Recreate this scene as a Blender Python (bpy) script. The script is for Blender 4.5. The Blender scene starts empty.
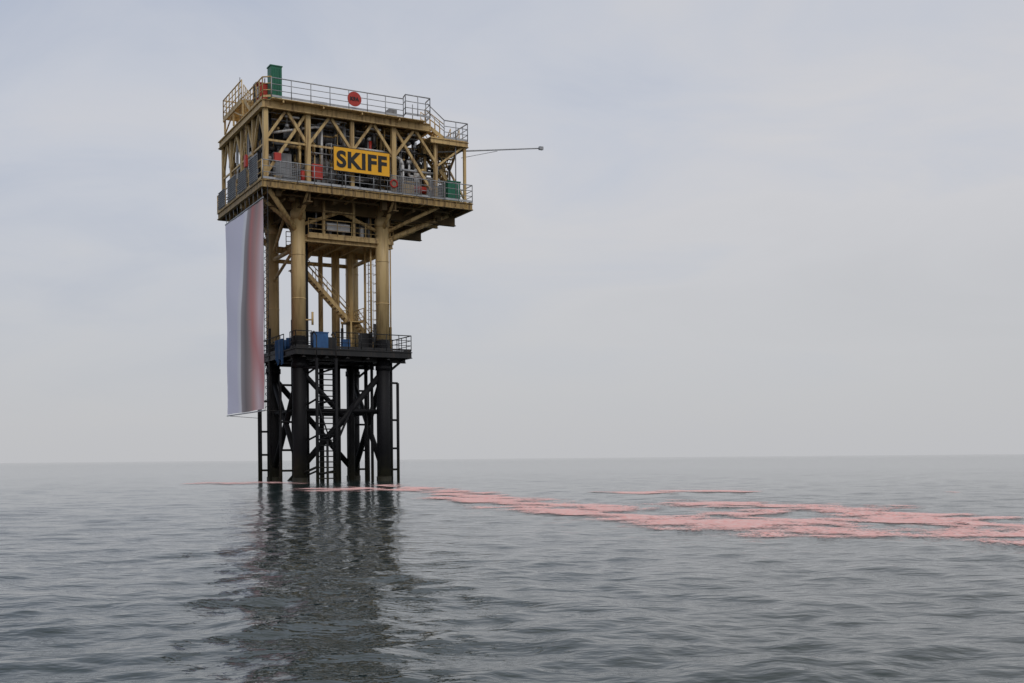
import bpy, math, random
import numpy as np
from mathutils import Vector, Matrix
random.seed(7); rng=np.random.RandomState(11)
scene=bpy.context.scene
scene.view_settings.view_transform='Standard'; scene.view_settings.look='None'; scene.view_settings.exposure=0

# ---------------------------------------------------------------- materials
def newmat(name):
    m=bpy.data.materials.new(name); m.use_nodes=True
    nt=m.node_tree; b=nt.nodes['Principled BSDF']
    return m,nt,b
def paint(name,c1,c2,rough=0.5,scale=0.8,metal=0.0,lo=0.35,hi=0.75,streak=None,bump=0.15,slo=0.52,shi=0.74):
    m,nt,b=newmat(name); N=nt.nodes; L=nt.links
    tc=N.new('ShaderNodeTexCoord'); mp=N.new('ShaderNodeMapping'); mp.inputs['Scale'].default_value=(1,1,0.45)
    L.new(tc.outputs['Object'],mp.inputs[0])
    n=N.new('ShaderNodeTexNoise'); n.inputs['Scale'].default_value=scale; n.inputs['Detail'].default_value=6; n.inputs['Roughness'].default_value=0.65
    L.new(mp.outputs[0],n.inputs['Vector'])
    r=N.new('ShaderNodeValToRGB'); r.color_ramp.elements[0].position=lo; r.color_ramp.elements[1].position=hi
    r.color_ramp.elements[0].color=(*c1,1); r.color_ramp.elements[1].color=(*c2,1)
    L.new(n.outputs['Fac'],r.inputs[0]); col=r.outputs[0]
    if streak:
        mp2=N.new('ShaderNodeMapping'); mp2.inputs['Scale'].default_value=(3.5,3.5,0.35); L.new(tc.outputs['Object'],mp2.inputs[0])
        n2=N.new('ShaderNodeTexNoise'); n2.inputs['Scale'].default_value=1.3; n2.inputs['Detail'].default_value=6; L.new(mp2.outputs[0],n2.inputs['Vector'])
        r2=N.new('ShaderNodeValToRGB'); r2.color_ramp.elements[0].position=slo; r2.color_ramp.elements[1].position=shi
        L.new(n2.outputs['Fac'],r2.inputs[0])
        mx=N.new('ShaderNodeMix'); mx.data_type='RGBA'; L.new(r2.outputs[0],mx.inputs[0]); L.new(col,mx.inputs[6]); mx.inputs[7].default_value=(*streak,1)
        col=mx.outputs[2]
    L.new(col,b.inputs['Base Color'])
    b.inputs['Roughness'].default_value=rough; b.inputs['Metallic'].default_value=metal
    bp=N.new('ShaderNodeBump'); bp.inputs['Strength'].default_value=bump; bp.inputs['Distance'].default_value=0.02
    L.new(n.outputs['Fac'],bp.inputs['Height']); L.new(bp.outputs[0],b.inputs['Normal'])
    return m
M={}
M['yellow']=paint('ochre_yellow_paint',(0.58,0.40,0.17),(0.74,0.54,0.25),0.55,0.7,streak=(0.24,0.14,0.06),slo=0.48,shi=0.72)
M['legyellow']=paint('leg_yellow_paint',(0.62,0.45,0.21),(0.76,0.57,0.29),0.5,0.5,streak=(0.34,0.22,0.10),slo=0.50,shi=0.78)
M['fascia']=paint('grimy_deck_edge_paint',(0.34,0.22,0.08),(0.54,0.37,0.14),0.6,1.0,streak=(0.12,0.075,0.035),slo=0.42,shi=0.66)
M['under']=paint('deck_underside_shaded',(0.11,0.075,0.035),(0.23,0.15,0.06),0.8,1.1)  # yellow steel in darker brown, the shade below deck put into its colour
M['black']=paint('black_marine_coating',(0.009,0.010,0.012),(0.022,0.022,0.024),0.55,1.2,streak=(0.04,0.03,0.023))
M['galv']=paint('galvanised_steel',(0.34,0.35,0.37),(0.50,0.51,0.52),0.45,3.0,metal=0.3)
M['grey']=paint('grey_equipment',(0.20,0.21,0.23),(0.36,0.37,0.38),0.5,1.5,streak=(0.14,0.10,0.08))
M['dark']=paint('dark_equipment',(0.018,0.018,0.02),(0.05,0.045,0.04),0.6,1.5)
M['white']=paint('white_pipe_paint',(0.58,0.58,0.58),(0.74,0.74,0.74),0.45,1.5,streak=(0.4,0.33,0.26))
M['red']=paint('red_paint',(0.45,0.03,0.02),(0.56,0.06,0.04),0.5,2.0)
M['green']=paint('green_paint',(0.01,0.14,0.08),(0.02,0.21,0.12),0.5,2.0,streak=(0.02,0.08,0.05))
M['blue']=paint('blue_plastic',(0.02,0.08,0.22),(0.04,0.15,0.36),0.5,2.0)
M['orange']=paint('sign_yellow',(0.95,0.45,0.01),(0.98,0.52,0.015),0.4,1.0,bump=0.03)
M['ink']=paint('sign_black',(0.008,0.008,0.008),(0.014,0.014,0.014),0.5,1.0)

def leg_black():
    m,nt,b=newmat('black_leg_coating'); N=nt.nodes; L=nt.links
    tc=N.new('ShaderNodeTexCoord'); n=N.new('ShaderNodeTexNoise'); n.inputs['Scale'].default_value=2.2; n.inputs['Detail'].default_value=7
    L.new(tc.outputs['Object'],n.inputs['Vector'])
    s=N.new('ShaderNodeSeparateXYZ'); L.new(tc.outputs['Object'],s.inputs[0])
    mr=N.new('ShaderNodeMapRange'); mr.inputs['From Min'].default_value=3.0; mr.inputs['From Max'].default_value=0.0; L.new(s.outputs['Z'],mr.inputs['Value'])
    mu=N.new('ShaderNodeMath'); mu.operation='MULTIPLY'; L.new(mr.outputs[0],mu.inputs[0]); L.new(n.outputs['Fac'],mu.inputs[1])
    r=N.new('ShaderNodeValToRGB'); e=r.color_ramp.elements
    e[0].position=0.1; e[0].color=(0.009,0.009,0.011,1); e[1].position=0.5; e[1].color=(0.03,0.028,0.017,1)
    L.new(mu.outputs[0],r.inputs[0]); L.new(r.outputs[0],b.inputs['Base Color']); b.inputs['Roughness'].default_value=0.6
    b.inputs['Specular IOR Level'].default_value=0.25
    bp=N.new('ShaderNodeBump'); bp.inputs['Strength'].default_value=0.5; bp.inputs['Distance'].default_value=0.05; L.new(n.outputs['Fac'],bp.inputs['Height']); L.new(bp.outputs[0],b.inputs['Normal'])
    return m
M['legblack']=leg_black()

# ---------------------------------------------------------------- mesh builder
def J(): return random.uniform(-0.004,0.004)
class B:
    def __init__(s,name,mat,parent=None):
        s.name=name; s.mat=mat; s.parent=parent; s.v=[]; s.f=[]; s.sm=[]
    def frame(s,p,q):
        p=Vector(p); q=Vector(q); d=(q-p); l=d.length; d=d/l
        up=Vector((0,0,1)) if abs(d.z)<0.98 else Vector((0,1,0))
        a=d.cross(up).normalized(); b=a.cross(d).normalized()
        return p,q,a,b
    def beam(s,p,q,w,h):
        p,q,a,b=s.frame(p,q); w=w/2+J(); h=h/2+J(); k=len(s.v)
        for c in (p,q):
            for x,y in ((-1,-1),(1,-1),(1,1),(-1,1)): s.v.append(tuple(c+a*x*w+b*y*h))
        for fc in ((0,1,2,3),(7,6,5,4),(0,4,5,1),(1,5,6,2),(2,6,7,3),(3,7,4,0)):
            s.f.append(tuple(k+i for i in fc)); s.sm.append(False)
    def ibeam(s,p,q,w,h):
        p=Vector(p);q=Vector(q); t=0.06
        _,_,a,b=s.frame(p,q)
        s.beam(p,q,0.05,h-2*t-0.01)
        s.beam(p+b*(h/2-t/2),q+b*(h/2-t/2),w,t); s.beam(p-b*(h/2-t/2),q-b*(h/2-t/2),w,t)
    def box(s,x0,x1,y0,y1,z0,z1):
        s.beam(((x0+x1)/2,y0,(z0+z1)/2),((x0+x1)/2,y1,(z0+z1)/2),abs(x1-x0),abs(z1-z0))
    def tube(s,p,q,r,n=12,r2=None):
        p,q,a,b=s.frame(p,q); k=len(s.v); r2=r if r2 is None else r2
        for c,rr in ((p,r),(q,r2)):
            for i in range(n):
                t=2*math.pi*i/n; s.v.append(tuple(c+a*math.cos(t)*rr+b*math.sin(t)*rr))
        for i in range(n):
            j=(i+1)%n; s.f.append((k+i,k+j,k+n+j,k+n+i)); s.sm.append(True)
        s.f.append(tuple(k+i for i in reversed(range(n)))); s.sm.append(False)
        s.f.append(tuple(k+n+i for i in range(n))); s.sm.append(False)
    def poly(s,pts,r,n=8):
        for i in range(len(pts)-1): s.tube(pts[i],pts[i+1],r,n)
    def tank(s,p,q,r,n=20):
        p=Vector(p);q=Vector(q); d=(q-p).normalized(); s.tube(p,q,r,n)
        for c,sg in ((p,-1),(q,1)):
            prev=(c,r)
            for t in (25,50,72):
                t=math.radians(t); cc=c+d*sg*r*0.45*math.sin(t); rr=r*math.cos(t)
                s.tube(prev[0],cc,prev[1],n,rr) ; prev=(cc,rr)
    def ring(s,c,r,rt,axis='z',n=16,a0=0,a1=360):
        pts=[]
        for i in range(n+1):
            t=math.radians(a0+(a1-a0)*i/n)
            if axis=='z': pts.append((c[0]+r*math.cos(t),c[1]+r*math.sin(t),c[2]))
            elif axis=='y': pts.append((c[0]+r*math.cos(t),c[1],c[2]+r*math.sin(t)))
            else: pts.append((c[0],c[1]+r*math.cos(t),c[2]+r*math.sin(t)))
        s.poly(pts,rt,6)
    def rail(s,pts,h=1.3,sp=1.35,r=0.032,kick=True,mids=(0.36,0.68)):
        for i in range(len(pts)-1):
            p=Vector(pts[i]); q=Vector(pts[i+1]); l=(q-p).length; n=max(1,round(l/sp))
            for j in range(n+1):
                c=p.lerp(q,j/n); s.tube(c,c+Vector((0,0,h)),r,6)
            s.tube(p+Vector((0,0,h)),q+Vector((0,0,h)),r*1.15,6)
            for m in mids: s.tube(p+Vector((0,0,h*m)),q+Vector((0,0,h*m)),r*0.75,6)
            if kick: s.beam(p+Vector((0,0,0.09)),q+Vector((0,0,0.09)),0.02,0.16)
    def stairs(s,p,q,w,side,n=None):
        p=Vector(p);q=Vector(q); sd=Vector(side)*w/2
        n=n or max(3,int(abs(p.z-q.z)/0.25))
        for sg in (-1,1):
            s.beam(p+sd*sg,q+sd*sg,0.07,0.28)
            up=Vector((0,0,1.15))
            s.tube(p+sd*sg+up,q+sd*sg+up,0.035,6); s.tube(p+sd*sg+up*0.55,q+sd*sg+up*0.55,0.026,6)
            for j in range(5):
                c=p.lerp(q,j/4)+sd*sg; s.tube(c,c+up,0.032,6)
        for i in range(1,n):
            c=p.lerp(q,i/n)
            s.beam(c-sd*0.96,c+sd*0.96,0.26,0.05)
    def ladder(s,p,q,side,w=0.5,step=0.32,r=0.035,rr=0.022):
        p=Vector(p);q=Vector(q); sd=Vector(side)*w/2
        s.tube(p-sd,q-sd,r,6); s.tube(p+sd,q+sd,r,6)
        n=int((q-p).length/step)
        for i in range(1,n):
            c=p.lerp(q,i/n); s.tube(c-sd,c+sd,rr,6)
    def done(s):
        me=bpy.data.meshes.new(s.name); me.from_pydata(s.v,[],s.f); me.update()
        me.polygons.foreach_set('use_smooth',s.sm); me.materials.append(M[s.mat] if isinstance(s.mat,str) else s.mat)
        o=bpy.data.objects.new(s.name,me); scene.collection.objects.link(o)
        if s.parent: o.parent=s.parent
        return o

ORG=Vector((-18.2,81.0,0)); ANG=math.radians(29)
def empty(name,par=None):
    e=bpy.data.objects.new(name,None); scene.collection.objects.link(e)
    if par: e.parent=par
    else: e.location=ORG; e.rotation_euler=(0,0,ANG)
    e.empty_display_size=0.5
    return e
P=empty('offshore_gas_platform')
UA,UB,VA,VC=3.66,10.65,3.0,9.85
LEGS=[(UA,VA),(UB,VA),(UA,VC),(UB,VC)]
ZM,ZT,ZL=22.5,28.45,10.4

# ---- legs
ly=B('upper_legs','legyellow',P); lb=B('lower_legs','legblack',P)
for (u,v) in LEGS:
    ly.tube((u,v,11.3),(u,v,ZM-0.2),0.54,28); lb.tube((u,v,-3),(u,v,11.3),0.55,28)
    for z in (14.2,17.6): ly.tube((u,v,z),(u,v,z+0.08),0.56,28)
    ly.tube((u,v,20.4),(u,v,21.0),0.60,28)
    lb.tube((u,v,8.9),(u,v,9.3),0.62,28)
    lb.tube((u,v,-1),(u,v,0.35),0.60,28)
ly.done(); lb.done()

# ---- jacket bracing, black
jb=B('jacket_bracing','legblack',P)
A,Bq,C,D=LEGS
def seg(a,za,b,zb,r): jb.tube((a[0],a[1],za),(b[0],b[1],zb),r,14)
seg(Bq,8.8,A,1.0,0.24); seg(A,8.8,((A[0]+Bq[0])/2,VA),5.2,0.2)
seg(Bq,8.6,D,0.5,0.24); seg(D,8.6,Bq,0.6,0.22)
seg(A,8.6,C,0.8,0.24); seg(C,8.4,A,0.8,0.22)
seg(C,8.6,D,0.8,0.24); seg(D,6.0,C,-1.5,0.22)
for z,r in ((5.6,0.16),(-0.8,0.25)):
    seg(A,z,Bq,z,r); seg(Bq,z,D,z,r); seg(A,z,C,z,r); seg(C,z,D,z,r)
seg(A,5.6,D,5.6,0.14)
for (u,v,r,z1) in ((8.6,8.3,0.34,10),(9.5,7.2,0.26,10),(7.6,9.2,0.2,10),(4.6,3.9,0.13,22),(5.0,8.8,0.15,10),(9.9,3.6,0.12,12),(11.35,3.0,0.1,9.6),(10.1,5.4,0.15,10),(3.0,8.6,0.12,12.5)):
    jb.tube((u,v,-3),(u,v,z1),r,14)
for (u,v) in ((9.3,5.0),(10.5,6.0)):
    jb.tube((u,v,5.3),(u,v,5.9),0.3,12); jb.tube((u-0.5,v,5.6),(u+0.5,v,5.6),0.2,12)
for u in (4.35,5.9):
    jb.tube((u,0.9,-2),(u,0.9,9.5),0.13,12)
    for z in (0.9,3.6,6.4,8.8): jb.tube((u,0.9,z),(u if u<5 else 5.2,2.9,z-0.3),0.08,8)
jb.tube((5.15,0.9,-2),(5.15,0.9,3.2),0.1,10)
z=0.3
while z<9.4: jb.tube((4.35,0.9,z),(5.9,0.9,z),0.045,8); z+=0.42
jb.tube((4.35,0.9,8.8),(A[0],VA,8.8),0.1,8); jb.tube((4.35,0.9,1.2),(A[0],VA,0.6),0.1,8)
jb.tube((5.9,0.9,3.0),(8.2,2.9,6.5),0.09,8)
jb.tube((4.35,0.9,6.2),(5.9,0.9,1.6),0.06,8)
def bumper(u,v,u2,z0,z1):
    jb.tube((u,v,-2),(u,v,z1),0.12,12)
    for z in (z1,z1*0.62,z1*0.33,0.9): jb.tube((u,v,z),(u2,v,z),0.085,8)
bumper(11.9,3.0,UB,0,7.9); bumper(11.7,9.0,UB,0,7.6)
bumper(2.55,9.85,UA,0,6.6); jb.tube((2.2,9.2,-2),(2.2,9.2,9.2),0.07,8); bumper(2.5,4.2,UA,0,7.6)
for z in (0.8,3.2,5.5): jb.tube((2.2,9.2,z),(2.55,9.85,z),0.05,6)
jb.done()
ld=B('boat_deck','black',P)
u0,u1,v0,v1=3.0,12.6,1.8,10.5
ld.box(u0,u1,v0,v1,ZL-0.08,ZL)
for (p,q) in (((u0,v0),(u1,v0)),((u0,v1),(u1,v1)),((u0,v0),(u0,v1)),((u1,v0),(u1,v1))):
    ld.ibeam((p[0],p[1],ZL-0.32),(q[0],q[1],ZL-0.32),0.22,0.5)
for v in (VA,6.4,VC): ld.ibeam((u0,v,ZL-0.5),(u1,v,ZL-0.5),0.3,0.75)
for u in (UA,5.5,7.2,8.9,UB): ld.ibeam((u,v0,ZL-0.45),(u,v1,ZL-0.45),0.25,0.6)
ld.tube((u1-0.1,VA,ZL-0.5),(UB,VA,8.4),0.1,8); ld.tube((u1-0.1,VC,ZL-0.5),(UB,VC,8.4),0.1,8)
ld.rail([(u0,v0+3,ZL),(u0,v1,ZL),(u1,v1,ZL),(u1,v0,ZL),(6.2,v0,ZL)],1.25,1.0,0.035)
ld.rail([(4.3,v0,ZL),(u0,v0,ZL),(u0,v0+1.4,ZL)],1.25,0.9,0.035)
ld.beam((5.9,0.9,9.5),(5.9,1.9,9.5),0.1,0.1); ld.beam((4.35,0.9,9.5),(4.35,1.9,9.5),0.1,0.1)
for u in (4.35,5.9): ld.poly([(u,0.9,9.4),(u,0.9,11.2),(u,1.5,11.6),(u,1.9,11.4)],0.05)
for (x,y,w,d,h) in ((9.2,4.0,0.9,0.7,1.5),(11.2,7.5,1.1,0.8,1.7),(7.9,9.3,1.4,0.8,1.3),(10.2,9.2,0.5,0.5,2.0),(6.4,4.0,0.7,0.5,1.1)): ld.box(x,x+w,y,y+d,ZL,ZL+h)
for (x,y) in ((9.9,2.9),(11.9,4.4),(8.6,6.8),(3.2,3.2)): ld.tube((x,y,ZL),(x,y,ZL+2.2),0.12,10)
ld.done()
bl=B('blue_drums','blue',P)
for (x,y) in ((3.35,7.2),(3.4,6.3),(3.5,4.7)):
    bl.tube((x,y,ZL+0.02),(x,y,ZL+0.95),0.33,18); bl.tube((x,y,ZL+0.3),(x,y,ZL+0.34),0.345,18); bl.tube((x,y,ZL+0.62),(x,y,ZL+0.66),0.345,18)
bl.box(4.7,5.9,2.6,3.4,ZL+0.02,ZL+1.25); bl.box(4.65,5.95,2.55,3.45,ZL+1.25,ZL+1.32)
bl.box(7.0,7.6,2.3,2.8,ZL+0.02,ZL+0.8)
tk=14
for i in range(tk):
    y0=4.6+1.9*i/tk; y1=4.6+1.9*(i+1)/tk; x0=2.88+0.05*math.sin(i*1.7); x1=2.88+0.05*math.sin((i+1)*1.7); lo0=ZL-0.9-0.25*math.sin(i*0.8)
    bl.beam((x0,y0,(ZL+0.9+lo0)/2),(x1,y1,(ZL+0.9+lo0)/2),0.03,ZL+0.9-lo0)
bl.done()

# ---- yellow mid-section
ms=B('mid_section_frame','yellow',P)
for (a,b,z,r) in ((A,C,18.3,0.17),(Bq,D,18.3,0.17),(C,D,18.3,0.17)):
    ms.tube((a[0],a[1],z),(b[0],b[1],z),r,12)
for v in (VA,8.6): ms.ibeam((UA,v,19.0),(UB+0.9,v,19.0),0.3,0.5)
for u in (4.4,6.2,7.6,9.0,11.4): ms.ibeam((u,VA+0.1,19.0),(u,8.6,19.0),0.22,0.42)
ms.box(4.3,11.5,VA+0.2,8.5,19.22,19.27)
ms.rail([(4.4,VA-0.3,19.28),(11.5,VA-0.3,19.28),(11.5,8.4,19.28)],1.25,1.1,0.035)
ms.rail([(4.4,8.4,19.28),(11.4,8.4,19.28)],1.25,1.1,0.035)
ms.beam((4.3,VA-0.3,19.15),(11.5,VA-0.3,19.15),0.15,0.25)
for u in (5.7,8.2):
    ms.beam((u,VA-0.1,19.2),(u,VA-0.1,22.2),0.2,0.2); ms.beam((u,8.4,19.2),(u,8.4,22.2),0.2,0.2)
ms.beam((5.7,VA-0.1,21.2),(8.2,VA-0.1,21.2),0.14,0.18)
ms.box(4.0,5.1,5.4,6.6,16.93,17.0); ms.beam((3.9,5.4,16.85),(5.1,5.4,16.85),0.1,0.2)
ms.stairs((5.0,6.0,17.0),(8.8,6.0,13.1),0.8,(0,1,0))
ms.box(8.8,10.0,5.5,7.6,13.02,13.09); ms.rail([(10.0,5.5,13.09),(10.0,7.6,13.09),(8.8,7.6,13.09)],1.1,0.9,0.03)
ms.stairs((10.0,7.2,13.1),(12.0,7.2,10.45),0.8,(0,1,0))
ms.stairs((6.6,7.3,19.25),(4.6,7.3,17.0),0.8,(0,1,0))
for (u,v) in ((8.9,5.5),(9.9,7.55),(8.9,7.55)): ms.tube((u,v,10.4),(u,v,13.0),0.08,8)
for (u,v,r) in ((8.6,8.3,0.34),(9.5,7.2,0.26),(7.6,9.2,0.2)): ms.tube((u,v,10),(u,v,22.2),r,16)
for (u,v,r) in ((5.0,8.8,0.09),(9.9,3.6,0.08),(10.1,5.4,0.1),(11.35,3.0,0.06)): ms.tube((u,v,10),(u,v,22.2),r,10)
ms.ladder((10.9,6.3,10.4),(10.9,6.3,20.5),(0.8,0.6,0),0.5)
for i in range(10): ms.ring((10.9,6.0,12.6+i*0.75),0.38,0.022,'z',12,150,400)
for t in (-150,-90,-30): ms.tube((10.9+0.38*math.cos(math.radians(t)),6.0+0.38*math.sin(math.radians(t)),12.6),(10.9+0.38*math.cos(math.radians(t)),6.0+0.38*math.sin(math.radians(t)),19.4),0.018,6)
def kb(leg,tu,tv,z0=18.6,z1=21.9,r=0.16): ms.tube((leg[0],leg[1],z0),(tu,tv,z1),r,12)
kb(A,0.6,0.6,19.3,22.0,0.2); kb(A,3.66,0.4,20,22.0); kb(A,0.5,3.0,19.6,22.0)
kb(C,0.5,VC,19.4,22.0); kb(C,0.6,12.4,19.3,22.0); kb(C,UA,12.4,19.6,22.0)
kb(Bq,16.5,3.0,19.2,22.0,0.22); kb(Bq,UB,0.4,20.0,22.0); kb(Bq,14.6,0.6,19.9,22.0,0.15)
kb(D,16.5,VC,19.2,22.0,0.22); kb(D,UB,12.4,19.6,22.0)
kb(A,7.1,VA,19.9,21.3,0.14); kb(Bq,7.2,VA,19.9,21.3,0.14); kb(A,UA,6.4,18.6,21.2,0.14); kb(C,UA,6.5,18.6,21.2,0.14); kb(Bq,UB,6.4,18.6,21.2,0.14); kb(D,UB,6.5,18.6,21.2,0.14)
ms.tube((UA,VA,12.6),(UA+0.9,VA-0.6,12.6),0.06,8); ms.tube((UA+0.9,VA-0.6,12.2),(UA+0.9,VA-0.6,13.2),0.09,8)
ms.tube((UA,VA,18.6),(UA,VC,16.4),0.12,10); ms.tube((UA,VA,16.2),(UA+1.2,5.4,16.9),0.1,8)
ms.done()
mg=B('mid_section_equipment','grey',P)
mg.tank((6.1,3.6,20.2),(7.8,3.6,20.2),0.38); mg.box(6.3,6.5,3.3,3.9,19.3,19.85); mg.box(7.4,7.6,3.3,3.9,19.3,19.85)
mg.box(9.3,10.2,4.6,5.3,19.3,20.9); mg.box(5.0,5.5,5.0,5.8,19.3,20.6); mg.tube((8.7,3.9,19.3),(8.7,3.9,22.2),0.12,10)
mg.poly([(5.2,3.2,20.0),(5.2,3.2,21.6),(9.6,3.2,21.6),(9.6,3.2,19.4)],0.07)
mg.done()
mw=B('mid_section_white_cabinet','white',P); mw.box(6.0,7.9,2.95,3.1,19.75,20.35); mw.box(8.9,9.15,3.2,3.6,19.4,20.3); mw.done()
md=B('mid_section_dark_equipment','dark',P)
md.box(5.2,9.4,5.6,7.6,19.3,21.6); md.box(10.0,11.2,6.0,7.6,19.3,20.6); md.tube((7.0,4.6,19.3),(7.0,4.6,21.6),0.35,14)
md.box(4.2,5.0,4.4,5.2,20.6,21.5); md.box(9.5,10.1,3.6,4.3,20.8,21.7); md.box(6.3,8.0,4.9,5.4,20.5,21.9)
for i in range(14): x=4.5+random.random()*6.5; y=3.3+random.random()*2; md.tube((x,y,19.3),(x,y,21.9),0.05+0.06*random.random(),8)
md.done()

# ---- main deck
U1,V1=17.3,12.9
dk=B('main_deck_framing','yellow',P); du=B('main_deck_underframe','under',P); fa_=B('main_deck_edge_beams','fascia',P)
for (p,q) in (((0,0),(U1,0)),((0,V1),(U1,V1)),((0,0),(0,V1)),((U1,0),(U1,V1))):
    fa_.ibeam((p[0],p[1],ZM-0.33),(q[0],q[1],ZM-0.33),0.24,0.55)
u=0.6
while u<U1:
    fa_.beam((u,-0.07,ZM-0.55),(u,-0.07,ZM-0.12),0.03,0.1); u+=0.95
fa_.done()
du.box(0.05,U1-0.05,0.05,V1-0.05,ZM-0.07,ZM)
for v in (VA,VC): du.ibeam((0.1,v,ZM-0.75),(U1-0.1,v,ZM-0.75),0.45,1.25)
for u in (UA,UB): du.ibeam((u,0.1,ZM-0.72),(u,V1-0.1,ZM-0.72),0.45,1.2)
dk.ibeam((0.1,6.4,ZM-0.5),(U1-0.1,6.4,ZM-0.5),0.3,0.8)
u=0.9
while u<17.2:
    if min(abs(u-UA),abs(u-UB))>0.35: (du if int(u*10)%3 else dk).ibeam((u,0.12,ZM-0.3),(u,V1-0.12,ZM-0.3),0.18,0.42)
    u+=0.95
for (pts,r) in (([(1.5,1.2,21.8),(15.8,1.2,21.8)],0.09),([(5,4.5,21.5),(15.5,4.5,21.5),(15.5,9,21.5)],0.11),([(2,7.6,21.4),(2,1.0,21.4)],0.08),([(12.6,1,21.6),(12.6,11,21.6)],0.13),([(14.2,2,21.7),(14.2,12,21.7)],0.08),([(1.2,1.6,21.7),(1.2,12,21.7)],0.1)):
    du.poly(pts,r)
for i in range(40):
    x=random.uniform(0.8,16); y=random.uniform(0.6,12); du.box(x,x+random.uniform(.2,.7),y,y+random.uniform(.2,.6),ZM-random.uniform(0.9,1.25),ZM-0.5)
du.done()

cols=[(0.35,0.35),(3.66,0.5),(7.2,0.5),(10.65,0.5),(14.3,0.5),(0.35,3.4),(0.35,6.6),(0.35,9.85),(0.35,12.4),(14.3,4.6),(14.3,9.85),(14.3,12.4),(10.65,12.4),(7.2,12.4),(3.66,12.4),(UA,VA),(UB,VA),(UA,VC),(UB,VC)]
for i,(u,v) in enumerate(cols):
    w=0.36 if i in (0,1,3) else 0.27
    if i>=15: dk.tube((u,v,ZM),(u,v,ZT-0.7),0.3,16)
    else: dk.beam((u,v,ZM),(u,v,ZT-0.6),w,w)
fr=[0.35,3.66,7.2,10.65,14.3]
def diag(p,q,w=0.2): dk.beam(p,q,w,w)
zt=ZT-0.65
for a,b in zip(fr[:-1],fr[1:]):
    m=(a+b)/2
    diag((a,0.5,ZM+3.0),(m-0.1,0.5,zt)); diag((b,0.5,ZM+3.0),(m+0.1,0.5,zt))
diag((0.5,0.6,ZM+0.6),(3.5,0.62,zt),0.22)
diag((10.8,0.62,zt),(13.9,0.6,ZM+0.8),0.2)
sv=[0.35,3.4,6.6,9.85,12.4]
for a,b in zip(sv[:-1],sv[1:]):
    m=(a+b)/2; diag((0.35,a,ZM+2.8),(0.35,m-0.1,zt),0.17); diag((0.35,b,ZM+2.8),(0.35,m+0.1,zt),0.17)
dk.beam((0.33,0.4,ZM+2.75),(0.33,12.3,ZM+2.75),0.1,0.14)
for a,b in ((4.6,9.85),): diag((14.3,a,ZM+0.3),(14.3,b,zt)); diag((14.3,b,ZM+0.3),(14.3,a,zt))
diag((3.66,12.4,ZM),(7.2,12.4,zt)); diag((10.65,12.4,ZM),(7.2,12.4,zt))
dk.beam((0.5,0.52,ZM+3.05),(10.6,0.52,ZM+3.05),0.12,0.16)
TU0,TU1,TV0,TV1=0.1,13.6,0.1,12.7
for (p,q) in (((TU0,TV0),(TU1,TV0)),((TU0,TV1),(TU1,TV1)),((TU0,TV0),(TU0,TV1)),((TU1,TV0),(TU1,TV1)),((TU0,3.4),(TU1,3.4)),((TU0,6.6),(TU1,6.6)),((TU0,9.85),(TU1,9.85))):
    dk.ibeam((p[0],p[1],ZT-0.36),(q[0],q[1],ZT-0.36),0.28,0.6)
u=1.2
while u<13.5: dk.ibeam((u,0.2,ZT-0.3),(u,12.6,ZT-0.3),0.18,0.36); u+=1.55
dk.box(TU0+0.05,TU1-0.05,TV0+0.05,TV1-0.05,ZT-0.06,ZT)
for u in (1.5,4.6,7.7,10.8): dk.beam((u,-0.5,ZT-0.2),(u,0.1,ZT-0.2),0.1,0.2)
dk.box(0.6,13.0,-0.55,0.0,ZT-0.1,ZT-0.03)
ZW=29.75
dk.box(-0.1,1.1,5.0,10.6,ZW-0.06,ZW)
for v in (5.05,7.8,10.5):
    for u in (0.0,1.0): dk.beam((u,v,ZT),(u,v,ZW-0.06),0.13,0.13)
dk.beam((-0.1,5.0,ZW-0.17),(-0.1,10.6,ZW-0.17),0.1,0.22)
diag((0.0,5.1,ZT+0.05),(0.0,7.7,ZW-0.2),0.09); diag((0.0,10.4,ZT+0.05),(0.0,7.9,ZW-0.2),0.09)
ZR=27.45
dk.box(13.7,17.0,0.1,4.5,ZR-0.07,ZR)
for (p,q) in (((13.7,0.1),(17.0,0.1)),((17.0,0.1),(17.0,4.5)),((13.7,4.5),(17.0,4.5))): dk.ibeam((p[0],p[1],ZR-0.28),(q[0],q[1],ZR-0.28),0.2,0.42)
dk.beam((16.8,0.3,ZM),(16.8,0.3,ZR-0.5),0.2,0.2); dk.beam((16.8,4.3,ZM),(16.8,4.3,ZR-0.5),0.2,0.2)
diag((14.4,0.4,ZR-2.2),(16.6,0.35,ZR-0.5),0.15); diag((14.3,4.4,ZM+0.4),(16.8,4.35,ZR-0.5),0.15)
diag((16.8,0.4,ZM+0.3),(16.8,4.2,ZR-0.5),0.13)
dk.done()
st=B('access_stairs','yellow',P)
st.stairs((13.3,0.7,ZT+0.0),(15.0,0.7,ZR+0.02),0.8,(0,1,0),6)
st.stairs((16.3,1.0,ZR),(16.3,6.4,ZM+0.05),0.8,(1,0,0))
st.stairs((13.9,2.2,ZR-0.4),(16.2,2.2,ZM+1.8),0.7,(0,1,0))
st.stairs((0.5,5.0,ZW),(0.5,3.2,ZT),0.9,(1,0,0),6)
st.ladder((0.15,5.0,ZM-1),(0.15,5.0,ZT+1.2),(0,1,0),0.5)
st.done()
rg=B('deck_railings_galvanised','galv',P)
rg.rail([(0.6,-0.5,ZT),(11.1,-0.5,ZT)],1.42,1.45,0.036)
rg.rail([(11.1,-0.5,ZT),(11.1,-0.9,ZT+0.1),(13.2,-0.9,ZT+0.1),(13.2,-0.1,ZT)],1.55,0.9,0.042)
rg.rail([(14.9,0.1,ZR),(17.0,0.1,ZR),(17.0,4.5,ZR)],1.45,0.95,0.04)
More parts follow.
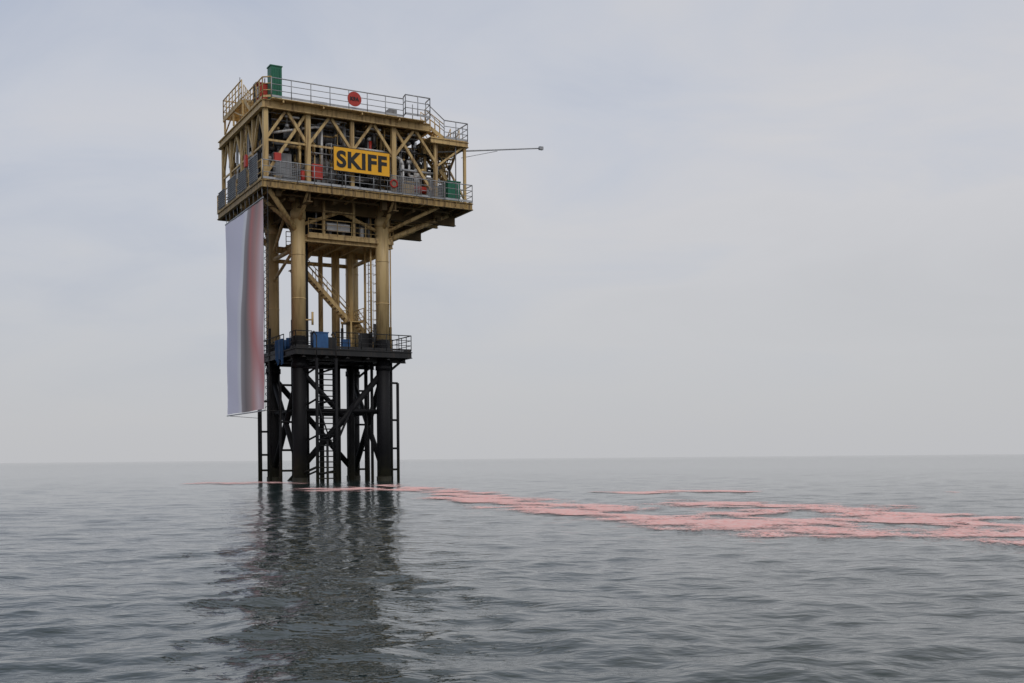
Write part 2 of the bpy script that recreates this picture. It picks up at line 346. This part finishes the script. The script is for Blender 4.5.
rg.rail([(13.6,5.0,ZT),(13.6,12.7,ZT)],1.42,1.45,0.036)
rg.rail([(0.0,-0.06,ZM),(5.3,-0.06,ZM)],1.4,1.2,0.035); rg.rail([(9.9,-0.06,ZM),(U1,-0.06,ZM),(U1,V1,ZM),(0,V1,ZM)],1.4,1.2,0.035)
rg.tube((13.3,-0.2,ZT+1.45),(15.0,0.2,ZR+1.45),0.04,8); rg.tube((13.3,-0.2,ZT+0.8),(15.0,0.2,ZR+0.8),0.03,8)
rg.rail([(5.3,-0.06,ZM),(9.9,-0.06,ZM)],1.4,1.2,0.035)
rg.done()
ry=B('deck_railings_yellow','yellow',P)
ry.rail([(0.6,-0.45,ZT),(0.05,-0.05,ZT),(0.05,3.2,ZT)],1.5,0.8,0.045)
ry.rail([(-0.1,5.0,ZW),(-0.1,10.6,ZW),(1.1,10.6,ZW)],1.5,0.9,0.045); ry.rail([(1.1,5.0,ZW),(1.1,10.6,ZW)],1.5,0.9,0.045)
ry.rail([(13.6,12.7,ZT),(3.0,12.7,ZT)],1.45,1.2,0.042)
ry.rail([(-0.06,0,ZM),(-0.06,V1,ZM)],1.4,1.2,0.04)
ry.done()
lp=B('wind_wall_panels','grey',P)
for (a,b,z0,z1) in ((0.9,3.0,ZM+.1,ZM+2.1),(3.9,6.2,ZM+.1,ZM+1.7),(7.0,9.4,ZM+.1,ZM+1.9),(10.3,12.3,ZM+.1,ZM+1.5)):
    lp.box(-0.12,-0.09,a,b,z0,z1)
    k=z0+0.08
    while k<z1: lp.beam((-0.15,a,k),(-0.15,b,k),0.06,0.03); k+=0.16
for (a,b) in ((1.0,2.9),(10.2,12.8),(13.4,14.9)):
    k=ZM+0.15
    while k<ZM+1.35: lp.beam((a,-0.1,k),(b,-0.1,k),0.03,0.03); k+=0.12
    k=a
    while k<b: lp.beam((k,-0.11,ZM+0.1),(k,-0.11,ZM+1.35),0.03,0.03); k+=0.15
lp.done()

eq={k:B('process_equipment_'+k,k,P) for k in ('grey','dark','white','red','green','yellow','galv','fascia')}
eq['dark'].box(4.4,9.6,3.9,8.2,ZM,ZM+4.6); eq['dark'].box(10.9,13.6,4.2,9.2,ZM,ZM+4.9); eq['dark'].box(1.2,3.3,3.4,9.0,ZM,ZM+4.4)  # large dark blocks added to stand in for the shade between the beams
eq['dark'].box(4.3,9.8,9.0,11.6,ZM,ZM+4.6)
eq['dark'].box(0.9,1.15,4.0,6.2,ZM,ZM+3.8); eq['dark'].box(0.9,1.15,7.2,9.4,ZM,ZM+4.4); eq['dark'].box(0.9,1.15,10.2,12.0,ZM,ZM+3.2)
eq['grey'].box(1.2,2.6,1.2,2.3,ZM,ZM+2.4); eq['grey'].box(5.2,6.3,1.8,2.6,ZM,ZM+1.7)
eq['grey'].tank((4.2,2.6,ZM+4.4),(9.6,2.6,ZM+4.4),0.45); eq['white'].tank((5.0,3.4,ZM+2.6),(8.8,3.4,ZM+2.6),0.4)
eq['grey'].tank((12.2,3.2,ZM+0.8),(12.2,3.2,ZM+3.6),0.55); eq['white'].tank((13.3,2.0,ZM+0.7),(13.3,2.0,ZM+2.6),0.35)
eq['galv'].tank((9.6,2.2,ZM+0.6),(9.6,2.2,ZM+2.8),0.4)
eq['white'].poly([(10.6,0.9,ZM+0.2),(10.6,0.9,ZM+2.6),(10.75,0.9,ZM+3.0),(11.1,0.9,ZM+3.15),(11.45,0.9,ZM+3.0),(11.6,0.9,ZM+2.6),(11.6,0.9,ZM+0.6)],0.13,10)
eq['white'].poly([(0.9,0.9,ZM+3.7),(4.4,0.9,ZM+4.6),(4.9,0.9,ZM+4.6),(4.9,0.9,ZM+1.0)],0.1,10)
eq['white'].poly([(7.6,0.9,ZM+3.4),(10.2,0.9,ZM+3.4),(10.2,2.4,ZM+3.4)],0.12,10)
eq['red'].box(3.9,4.7,0.15,0.5,ZM+0.5,ZM+1.6); eq['red'].tube((3.2,0.4,ZM+.1),(3.2,0.4,ZM+1.0),0.16,12); eq['red'].box(-0.35,-0.17,3.2,3.7,ZM+1.6,ZM+2.5)
eq['red'].tank((12.5,0.6,ZM+0.7),(13.4,0.6,ZM+0.7),0.28); eq['red'].ring((10.4,-0.15,ZM+0.75),0.28,0.07,'y')
eq['red'].box(1.0,1.5,0.2,0.5,ZM+1.5,ZM+2.1); eq['red'].tube((9.0,1.2,ZM+3.0),(9.0,1.2,ZM+4.2),0.14,10)
eq['green'].box(15.3,16.4,0.3,1.3,ZM+0.05,ZM+1.6); eq['green'].box(15.25,16.45,0.25,1.35,ZM+1.6,ZM+1.68)
eq['green'].box(16.2,16.9,3.6,6.4,ZM+0.05,ZM+2.0)
eq['grey'].box(13.9,15.0,1.6,2.6,ZM,ZM+2.0); eq['grey'].box(15.0,16.2,6.0,8.6,ZM,ZM+2.2); eq['yellow'].box(11.4,12.4,0.5,1.1,ZM,ZM+1.0)
for n in range(250):
    k=random.choice(['grey','dark','dark','white','galv','yellow','fascia','dark','fascia','grey'])
    x=random.uniform(0.9,15.5); y=random.uniform(0.9,3.8) if n<190 else random.uniform(4,12); z=ZM+random.uniform(0.3,5.0); r=random.choice([0.03,0.04,0.05,0.07,0.1,0.13])
    pts=[Vector((x,y,z))]
    for q in range(random.randint(2,4)):
        ax=random.choice([0,2,2,1]); d=random.choice([-1,1])*random.uniform(0.7,3.2); p=pts[-1].copy()
        p[ax]+=d; p.x=min(max(p.x,0.7),16.0); p.y=min(max(p.y,0.8),12); p.z=min(max(p.z,ZM+0.1),ZT-0.7)
        if (p-pts[-1]).length>0.3: pts.append(p)
    if p.x>13.8 and p.z>ZR-0.8: continue
    if len(pts)>1: eq[k].poly([tuple(p) for p in pts],r,8)
    if n%3==0:
        p=pts[0]; eq[k].tube(p-Vector((0.0,0.0,0.12)),p+Vector((0,0,0.12)),r+0.12,10)
for n in range(120):
    k=random.choice(['grey','dark','white','galv','dark','fascia','dark'])
    x=random.uniform(0.8,15.8); y=random.uniform(0.8,3.6); z=ZM+random.choice([0.0,0.8,1.6,2.8,3.8]); w=random.uniform(.15,.6);h=random.uniform(.2,.8)
    if x>13.8 and z>ZM+3: continue
    eq[k].box(x,x+w,y,y+random.uniform(.2,.5),z,z+h)
for n in range(60):
    k=random.choice(['grey','dark','white','galv','dark','fascia'])
    x=random.uniform(0.5,0.8); y=random.uniform(0.8,12); z=ZM+random.uniform(0,4.4)
    eq[k].box(x,x+random.uniform(.2,.5),y,y+random.uniform(.2,.7),z,z+random.uniform(.2,.8))
for n in range(20):
    y=random.uniform(.8,12); eq[random.choice(['grey','white','dark'])].tube((0.7,y,ZM),(0.7,y,ZT-0.6),random.uniform(.04,.1),8)
for y in (1.4,2.2): eq['galv'].box(0.8,13.2,y,y+0.35,ZT-1.05,ZT-0.98)
for x in (2,5.2,8.6,12): eq['white'].box(x,x+1.1,0.7,0.85,ZT-0.95,ZT-0.82)
for o in eq.values(): o.done()
te=B('top_deck_equipment','grey',P)
te.box(9.2,10.2,7,8,ZT,ZT+0.7); te.tube((0.8,1.9,ZT),(0.8,1.9,ZT+2.1),0.05,8); te.tube((0.25,6.8,ZT),(0.25,6.8,ZT+3.6),0.03,6)
te.tube((12.9,1.8,ZT),(12.9,1.8,ZT+1.9),0.04,6); te.box(4.3,5.2,0.4,1.0,ZT+0.02,ZT+0.5); te.box(10.2,10.9,0.3,0.9,ZT+0.02,ZT+0.75)
te.poly([(16.0,0.3,ZR-5),(16.0,0.3,ZR+0.8)],0.05)
te.done()
cab=empty('equipment_cabinet'); g=B('green_housing','green',cab)
g.box(0.75,1.6,0.2,1.0,ZT+0.05,ZT+2.55); g.box(0.7,1.65,0.15,1.05,ZT+2.55,ZT+2.62)
for i in range(4): g.beam((0.9+0.18*i,0.18,ZT+0.3),(0.9+0.18*i,0.18,ZT+2.4),0.04,0.05)
g.done()
cab2=empty('fire_hose_cabinet'); g=B('red_housing','red',cab2); g.box(0.2,0.95,1.3,2.2,ZT+0.05,ZT+1.5); g.box(0.15,1.0,1.25,2.25,ZT+1.5,ZT+1.56); g.done()
g=B('white_door','white',cab2); g.box(0.16,0.185,1.45,2.05,ZT+0.5,ZT+1.3); g.done()
g=B('dark_plinth','dark',cab2); g.box(0.25,0.9,2.3,3.1,ZT+0.02,ZT+1.9); g.done()

bm=empty('vent_boom'); g=B('boom_pipe','galv',bm)
g.tube((14.4,1.2,26.55),(24.0,0.2,27.85),0.07,8,0.05); g.tube((16.8,0.9,26.3),(20.0,0.6,27.2),0.025,6); g.box(23.8,24.15,0.08,0.34,27.72,27.98)
g.done()

sg=empty('name_sign'); g=B('sign_board','orange',sg); g.box(5.45,10.0,-0.24,-0.19,23.72,25.5); g.done()
g=B('sign_frame','ink',sg)
for (a,b,c,d) in ((5.4,10.05,25.5,25.55),(5.4,10.05,23.67,23.72),(5.4,5.45,23.72,25.5),(10.0,10.05,23.72,25.5)): g.box(a,b,-0.25,-0.17,c,d)
for u in (6.15,9.25): g.beam((u,-0.14,22.6),(u,-0.14,25.4),0.08,0.08)
g.done()
def text(body,size,name,par,loc,mat,width=None,height=None,off=0.02):
    cu=bpy.data.curves.new(name,'FONT'); cu.body=body; cu.size=size; cu.offset=off; cu.extrude=0.015; cu.align_x='CENTER'; cu.align_y='CENTER'; cu.space_character=1.08
    tmp=bpy.data.objects.new('tmp',cu); scene.collection.objects.link(tmp); bpy.context.view_layer.update()
    me=bpy.data.meshes.new_from_object(tmp.evaluated_get(bpy.context.evaluated_depsgraph_get())); bpy.data.objects.remove(tmp)
    co=np.empty(len(me.vertices)*3); me.vertices.foreach_get('co',co); co=co.reshape(-1,3)
    mn=co.min(0);mx=co.max(0); co-= (mn+mx)/2
    if width: co[:,0]*=width/(mx[0]-mn[0])
    if height: co[:,1]*=height/(mx[1]-mn[1])
    me.vertices.foreach_set('co',co.ravel()); me.materials.clear(); me.materials.append(M[mat])
    o=bpy.data.objects.new(name,me); scene.collection.objects.link(o); o.parent=par; o.location=loc; o.rotation_euler=(math.radians(90),0,0)
text('SKIFF',1.5,'sign_letters',sg,(7.725,-0.255,24.61),'ink',4.1,1.3,0.055)
rs=empty('round_warning_sign'); g=B('disc','red',rs); g.tube((7.0,-0.66,29.2),(7.0,-0.62,29.2),0.56,32); g.done()
text('K9A',0.4,'marking',rs,(7.0,-0.68,29.2),'ink',0.7,0.3)

# ---- banner
bn=empty('hanging_banner')
def banner_mat():
    m,nt,b=newmat('printed_banner'); N=nt.nodes;L=nt.links
    uv=N.new('ShaderNodeUVMap'); s=N.new('ShaderNodeSeparateXYZ'); L.new(uv.outputs[0],s.inputs[0])
    def math_(op,a,bb):
        n=N.new('ShaderNodeMath'); n.operation=op
        for i,x in enumerate((a,bb)):
            if isinstance(x,(int,float)): n.inputs[i].default_value=x
            else: L.new(x,n.inputs[i])
        return n.outputs[0]
    t=s.outputs['Y']; x=s.outputs['X']
    xs=math_('SUBTRACT',x,math_('MULTIPLY',math_('POWER',t,2.6),0.20))
    nz=N.new('ShaderNodeTexNoise'); nz.inputs['Scale'].default_value=2.0; L.new(uv.outputs[0],nz.inputs['Vector'])
    xs=math_('ADD',xs,math_('MULTIPLY',math_('SUBTRACT',nz.outputs['Fac'],0.5),0.05))
    r=N.new('ShaderNodeValToRGB'); L.new(xs,r.inputs[0]); e=r.color_ramp.elements
    e[0].position=0; e[0].color=(0.82,0.79,0.92,1); e[1].position=1; e[1].color=(0.62,0.44,0.46,1)
    for p,c in ((0.30,(0.84,0.81,0.94)),(0.40,(0.95,0.93,0.96)),(0.43,(0.42,0.37,0.38)),(0.54,(0.26,0.22,0.22)),(0.64,(0.40,0.30,0.29)),(0.74,(0.68,0.38,0.35)),(0.86,(0.88,0.68,0.70))):
        k=e.new(p); k.color=(*c,1)
    r2=N.new('ShaderNodeValToRGB'); L.new(math_('MULTIPLY',math_('SUBTRACT',xs,0.36),math_('ADD',math_('MULTIPLY',t,1.2),0.25)),r2.inputs[0])
    e2=r2.color_ramp.elements; e2[0].position=0.16; e2[0].color=(0,0,0,1); e2[1].position=0.27; e2[1].color=(0.7,0.7,0.7,1); k=e2.new(0.42); k.color=(0,0,0,1)
    mx=N.new('ShaderNodeMix'); mx.data_type='RGBA'; L.new(r2.outputs[0],mx.inputs[0]); L.new(r.outputs[0],mx.inputs[6]); mx.inputs[7].default_value=(0.74,0.22,0.20,1)
    L.new(mx.outputs[2],b.inputs['Base Color']); b.inputs['Roughness'].default_value=0.7
    return m
nx,nz=40,60; vs=[];fs=[]
for j in range(nz+1):
    for i in range(nx+1):
        s=i/nx; t=j/nz; v=10.6-10.6*s; z=5.5+15.5*t
        dz=0.03*math.sin(s*9)*math.sin(math.pi*s)
        bulge=-0.10*math.sin(math.pi*s)*math.sin(math.pi*t)+0.02*math.sin(11*s+4*t)+0.02*math.sin(17*t+5*s)+0.01*math.sin(31*s)
        vs.append((0.02+bulge,v,z+dz*(1-t)))
for j in range(nz):
    for i in range(nx): a=j*(nx+1)+i; fs.append((a,a+1,a+nx+2,a+nx+1))
me=bpy.data.meshes.new('banner_sheet'); me.from_pydata(vs,[],fs); uvl=me.uv_layers.new(name='UVMap')
for p in me.polygons:
    p.use_smooth=True
    for li in p.loop_indices:
        k=me.loops[li].vertex_index; uvl.data[li].uv=((k%(nx+1))/nx,(k//(nx+1))/nz)
me.materials.append(banner_mat()); o=bpy.data.objects.new('banner_sheet',me); scene.collection.objects.link(o); o.parent=bn
g=B('banner_rigging','galv',bn)
g.tube((0.05,0.0,5.4),(0.05,10.8,5.4),0.05,8); g.tube((0.05,0.0,21.1),(0.05,10.8,21.1),0.06,8)
for i in range(10): y=0.2+i*1.14; g.tube((0.05,y,21.1),(0.0,y,22.0),0.02,5)
g.done()
g=B('banner_side_lacing','dark',bn)
g.tube((0.35,-0.1,5.2),(0.35,-0.1,22),0.03,6); g.tube((0.05,-0.02,5.4),(0.05,-0.02,21),0.02,6)
z=5.6
while z<20.8: g.tube((0.05,0.0,z),(0.35,-0.1,z+0.25),0.02,5); g.tube((0.35,-0.1,z+0.25),(0.05,0.0,z+0.5),0.02,5); z+=0.5
g.tube((0.05,0.0,5.4),(2.5,4.2,5.6),0.02,5); g.tube((0.05,10.7,5.4),(2.5,9.85,5.2),0.02,5)
g.done()

# ---------------------------------------------------------------- water
NC=120
lam=np.exp(rng.uniform(math.log(0.25),math.log(4.0),NC)); th=rng.normal(math.radians(-65),0.85,NC); ph=rng.uniform(0,2*math.pi,NC)
kk=2*math.pi/lam; kx=kk*np.cos(th); ky=kk*np.sin(th)
amp=0.0128/kk*np.where(lam>1.6,0.55,1.0)
def height(X,Y,spacing):
    Z=np.zeros_like(X)
    mod=1.0+0.3*np.sin(X*0.13+0.7*np.sin(Y*0.11)+1.0)*np.sin(Y*0.17+0.8*np.sin(X*0.09))
    for i in range(NC):
        w=np.clip((lam[i]/spacing-3)/3,0,1)
        if w.max()<=0: continue
        Z+=amp[i]*w*np.sin(kx[i]*X+ky[i]*Y+ph[i])
    return Z*mod
rr=np.concatenate([np.geomspace(1.2,160,700),np.geomspace(165,30000,46)])
fa=math.radians(34)
ang=np.concatenate([np.linspace(-fa,fa,860),np.linspace(fa,2*math.pi-fa,160)[1:-1]])
nr,na=len(rr),len(ang); R,TH=np.meshgrid(rr,ang,indexing='ij')
X=R*np.sin(TH); Y=R*np.cos(TH)
dr=np.gradient(rr)[:,None]; da=np.gradient(np.concatenate([ang,[2*math.pi-fa]]))[:-1][None,:]
sp=np.maximum(dr*np.ones_like(X),R*da*0.9)
Z=height(X,Y,sp*0.8)
V=np.stack([X,Y,Z],-1).reshape(-1,3); V=np.vstack([V,[[0,0,0]]])
i=np.arange(nr-1)[:,None]; j=np.arange(na)[None,:]; j2=(j+1)%na
F=np.stack([i*na+j,i*na+j2,(i+1)*na+j2,(i+1)*na+j],-1).reshape(-1,4)[:,::-1]
ci=len(V)-1
def mkmesh(name,V,F,extra=None):
    me=bpy.data.meshes.new(name); me.vertices.add(len(V)); me.vertices.foreach_set('co',V.astype(np.float32).ravel())
    nl=F.size; ne=0 if extra is None else extra.size
    me.loops.add(nl+ne); idx=F.ravel() if extra is None else np.concatenate([F.ravel(),extra.ravel()])
    me.loops.foreach_set('vertex_index',idx.astype(np.int32))
    npol=len(F)+(0 if extra is None else len(extra)); me.polygons.add(npol)
    st=np.arange(len(F))*4
    if extra is not None: st=np.concatenate([st,nl+np.arange(len(extra))*3])
    me.polygons.foreach_set('loop_start',st.astype(np.int32)); me.update(calc_edges=True); me.validate()
    me.polygons.foreach_set('use_smooth',np.ones(len(me.polygons),bool))
    o=bpy.data.objects.new(name,me); scene.collection.objects.link(o); return o
ex=np.stack([np.full(na,ci),np.arange(na),(np.arange(na)+1)%na],-1)[:,::-1]
water=mkmesh('sea_water',V,F,ex)
def mt_(nt,op,x,y):
    n=nt.nodes.new('ShaderNodeMath'); n.operation=op
    for i,q in enumerate((x,y)):
        if isinstance(q,(int,float)): n.inputs[i].default_value=q
        else: nt.links.new(q,n.inputs[i])
    return n.outputs[0]
def ripple_bump(nt,b):
    N=nt.nodes;L=nt.links; tc=N.new('ShaderNodeTexCoord'); tot=None
    for sc,h,rot in ((1.6,0.036,8),(4.6,0.021,-14),(12.0,0.0060,25)):
        mp=N.new('ShaderNodeMapping'); mp.inputs['Scale'].default_value=(0.62,1.15,1); mp.inputs['Rotation'].default_value=(0,0,math.radians(rot))
        L.new(tc.outputs['Object'],mp.inputs[0])
        n=N.new('ShaderNodeTexNoise'); n.noise_dimensions='2D'; n.inputs['Scale'].default_value=sc; n.inputs['Detail'].default_value=2; n.inputs['Roughness'].default_value=0.5
        L.new(mp.outputs[0],n.inputs['Vector'])
        t=mt_(nt,'MULTIPLY',n.outputs['Fac'],h)
        tot=t if tot is None else mt_(nt,'ADD',tot,t)
    bp=N.new('ShaderNodeBump'); bp.inputs['Strength'].default_value=0.9; bp.inputs['Distance'].default_value=1.0
    L.new(tot,bp.inputs['Height']); L.new(bp.outputs[0],b.inputs['Normal'])
m,nt,b=newmat('sea_water'); b.inputs['Base Color'].default_value=(0.022,0.038,0.038,1); b.inputs['Roughness'].default_value=0.05; b.inputs['IOR'].default_value=1.333
ripple_bump(nt,b); water.data.materials.append(m)

# ---------------------------------------------------------------- pink slick following the water
bands=[
 [(-3.96,60.5,.8),(-1.35,46.5,1.6),(.65,40,1.5),(2.7,33.8,1.2),(4.0,29.8,1.2),(5.66,27.3,1.3),(7.14,25.5,1.8),(8.65,23.3,1.6),(10.0,21.5,1.3),(12,19.2,1.2),(15,17,1.1)],
 [(7.1,40.5,1.4),(8.5,37.6,1.6),(10.15,35.1,1.7),(11.0,31.2,1.1),(11.6,28.6,.8),(12.1,26,.6),(14.1,24.3,.6)],
 [(6.5,34.4,.7),(7.5,28.8,.8),(8.5,26.1,1.1)],
 [(-3.96,60.5,.5),(-6.3,66,.5),(-8.5,74,.5)],
 [(6.0,53,1.2),(9.5,54,1.4)],[(-12.0,66,1.2),(-9.4,62.5,2.0),(-6.8,61,2.0)],[(-22.5,84,2.2),(-18.0,82,2.2)],[(22,48,1.2),(25,47,1.2)],
 [(10.15,35.1,.6),(9.4,30.0,1.0),(10.6,25.5,.8),(11.5,22.5,.7)]]
gx=np.linspace(-25,20,900); gy=np.geomspace(15,95,700)
GX,GY=np.meshgrid(gx,gy,indexing='ij'); mask=np.zeros_like(GX)
WX=GX+0.5*np.sin(GY*0.9+GX*0.7)+0.25*np.sin(GY*2.3-GX*1.9); WY=GY+0.9*np.sin(GX*1.3+GY*0.35)
for bd in bands:
    for (x0,y0,w0),(x1,y1,w1) in zip(bd[:-1],bd[1:]):
        dx,dy=x1-x0,y1-y0; t=np.clip(((WX-x0)*dx+(WY-y0)*dy)/(dx*dx+dy*dy),0,1)
        d=np.hypot(WX-x0-t*dx,WY-y0-t*dy)/(w0+(w1-w0)*t)
        mask=np.maximum(mask,np.clip(1.15-0.55*d,0,1))
GZ=height(GX,GY,np.maximum(0.06,0.0077*GY))+0.004+0.0005*GY
V=np.stack([GX,GY,GZ],-1).reshape(-1,3)
i=np.arange(len(gx)-1)[:,None]; j=np.arange(len(gy)-1)[None,:]; n2=len(gy)
F=np.stack([i*n2+j,(i+1)*n2+j,(i+1)*n2+j+1,i*n2+j+1],-1).reshape(-1,4)
mk=mask.ravel(); keep=mk[F].max(1)>0.05; F=F[keep]
used=np.unique(F); remap=np.zeros(len(V),int); remap[used]=np.arange(len(used)); F=remap[F]; V=V[used]; mk=mk[used]
slick=mkmesh('floating_pink_petals',V,F)
at=slick.data.attributes.new('mask','FLOAT','POINT'); at.data.foreach_set('value',mk.astype(np.float32))
m,nt,b=newmat('pink_petals'); N=nt.nodes;L=nt.links
a=N.new('ShaderNodeAttribute'); a.attribute_name='mask'; tc=N.new('ShaderNodeTexCoord')
def nz_(sc,det,ro,stretch=(1,1,1)):
    mp=N.new('ShaderNodeMapping'); mp.inputs['Scale'].default_value=stretch; L.new(tc.outputs['Object'],mp.inputs[0])
    n=N.new('ShaderNodeTexNoise'); n.noise_dimensions='2D'; n.inputs['Scale'].default_value=sc; n.inputs['Detail'].default_value=det; n.inputs['Roughness'].default_value=ro; L.new(mp.outputs[0],n.inputs['Vector']); return n.outputs['Fac']
def mt(op,x,y):
    n=N.new('ShaderNodeMath'); n.operation=op
    for i,q in enumerate((x,y)):
        if isinstance(q,(int,float)): n.inputs[i].default_value=q
        else: L.new(q,n.inputs[i])
    return n.outputs[0]
n1=nz_(0.55,5,0.62,(0.75,0.8,1)); n2_=nz_(9.0,4,0.75)
s=mt('ADD',a.outputs['Fac'],mt('ADD',mt('MULTIPLY',mt('SUBTRACT',n1,0.5),3.4),mt('MULTIPLY',mt('SUBTRACT',n2_,0.5),1.9)))
mr=N.new('ShaderNodeMapRange'); mr.inputs['From Min'].default_value=0.46; mr.inputs['From Max'].default_value=0.95; L.new(s,mr.inputs['Value'])
# nothing floats outside the drift lines
gate=N.new('ShaderNodeMapRange'); gate.inputs['From Min'].default_value=0.08; gate.inputs['From Max'].default_value=0.35; L.new(a.outputs['Fac'],gate.inputs['Value'])
L.new(mt('MULTIPLY',mt('MULTIPLY',mr.outputs[0],gate.outputs[0]),0.9),b.inputs['Alpha'])
r=N.new('ShaderNodeValToRGB'); r.color_ramp.elements[0].position=0.3; r.color_ramp.elements[0].color=(0.95,0.42,0.37,1); r.color_ramp.elements[1].position=0.7; r.color_ramp.elements[1].color=(0.98,0.70,0.65,1)
L.new(nz_(5,3,0.6),r.inputs[0]); L.new(r.outputs[0],b.inputs['Base Color']); b.inputs['Roughness'].default_value=0.7
slick.data.materials.append(m)

# ---------------------------------------------------------------- sky + sun
w=bpy.data.worlds.new("World"); scene.world=w; w.use_nodes=True; nt=w.node_tree; N=nt.nodes; L=nt.links
bg=N['Background']
el,az=math.radians(45),math.radians(160)
sky=N.new('ShaderNodeTexSky'); sky.sky_type='NISHITA'; sky.sun_disc=False; sky.sun_elevation=el; sky.sun_rotation=az; sky.air_density=1.0; sky.dust_density=3.0
tc=N.new('ShaderNodeTexCoord'); sep=N.new('ShaderNodeSeparateXYZ'); L.new(tc.outputs['Generated'],sep.inputs[0])
zz=mt('ADD',mt('MAXIMUM',sep.outputs['Z'],0.0),0.26)
cx=mt('DIVIDE',sep.outputs['X'],zz); cy=mt('DIVIDE',sep.outputs['Y'],zz)
cv=N.new('ShaderNodeCombineXYZ'); L.new(cx,cv.inputs[0]); L.new(cy,cv.inputs[1])
mp=N.new('ShaderNodeMapping'); mp.inputs['Rotation'].default_value=(0,0,math.radians(60)); mp.inputs['Scale'].default_value=(0.8,1.1,1); mp.inputs['Location'].default_value=(1.7,0.4,0); L.new(cv.outputs[0],mp.inputs[0])
n=N.new('ShaderNodeTexNoise'); n.noise_dimensions='2D'; n.inputs['Scale'].default_value=0.9; n.inputs['Detail'].default_value=4; n.inputs['Roughness'].default_value=0.45; n.inputs['Distortion'].default_value=0.3; L.new(mp.outputs[0],n.inputs['Vector'])
n3=N.new('ShaderNodeTexNoise'); n3.noise_dimensions='2D'; n3.inputs['Scale'].default_value=2.4; n3.inputs['Detail'].default_value=6; n3.inputs['Roughness'].default_value=0.55; n3.inputs['Distortion'].default_value=0.4; L.new(mp.outputs[0],n3.inputs['Vector'])
dens=mt('ADD',mt('ADD',mt('MULTIPLY',n.outputs['Fac'],0.55),mt('MULTIPLY',n3.outputs['Fac'],0.36)),mt('MULTIPLY',mt('ADD',sep.outputs['X'],0.24),0.36))
r=N.new('ShaderNodeValToRGB'); L.new(dens,r.inputs[0]); e=r.color_ramp.elements
e[0].position=0.32; e[0].color=(0.47,0.52,0.63,1); e[1].position=0.80; e[1].color=(0.60,0.60,0.62,1)
k=e.new(0.46); k.color=(0.59,0.615,0.68,1); k=e.new(0.58); k.color=(0.665,0.66,0.68,1)
hz=N.new('ShaderNodeMapRange'); hz.interpolation_type='SMOOTHSTEP'; hz.inputs['From Min'].default_value=-0.01; hz.inputs['From Max'].default_value=0.30; L.new(sep.outputs['Z'],hz.inputs['Value'])
mh=N.new('ShaderNodeMix'); mh.data_type='RGBA'; L.new(hz.outputs[0],mh.inputs[0]); mh.inputs[6].default_value=(0.57,0.575,0.595,1); L.new(r.outputs[0],mh.inputs[7])
sc=N.new('ShaderNodeMix'); sc.data_type='RGBA'; sc.blend_type='MULTIPLY'; sc.inputs[0].default_value=1; L.new(sky.outputs[0],sc.inputs[6]); sc.inputs[7].default_value=(0.08,0.08,0.08,1)
mm=N.new('ShaderNodeMix'); mm.data_type='RGBA'; mm.inputs[0].default_value=0.90; L.new(sc.outputs[2],mm.inputs[6]); L.new(mh.outputs[2],mm.inputs[7])
L.new(mm.outputs[2],bg.inputs[0]); bg.inputs[1].default_value=1.0
sd=bpy.data.lights.new('sun','SUN'); sd.energy=0.6; sd.angle=math.radians(20); sd.color=(1,0.96,0.9)
so=bpy.data.objects.new('sun',sd); scene.collection.objects.link(so)
dirv=Vector((math.sin(az)*math.cos(el),math.cos(az)*math.cos(el),math.sin(el)))
so.rotation_euler=dirv.to_track_quat('Z','Y').to_euler()

# ---------------------------------------------------------------- camera
cd=bpy.data.cameras.new('camera'); co=bpy.data.objects.new('camera',cd); scene.collection.objects.link(co)
cd.sensor_width=36; cd.lens=1100/1024*36; cd.shift_y=(458.5-341.5)/1024; cd.clip_start=0.1; cd.clip_end=60000
co.matrix_world=Matrix.Translation((0,0,1.7))@Matrix.Rotation(math.radians(90),4,'X')@Matrix.Rotation(math.radians(-0.5),4,'Z')
scene.camera=co
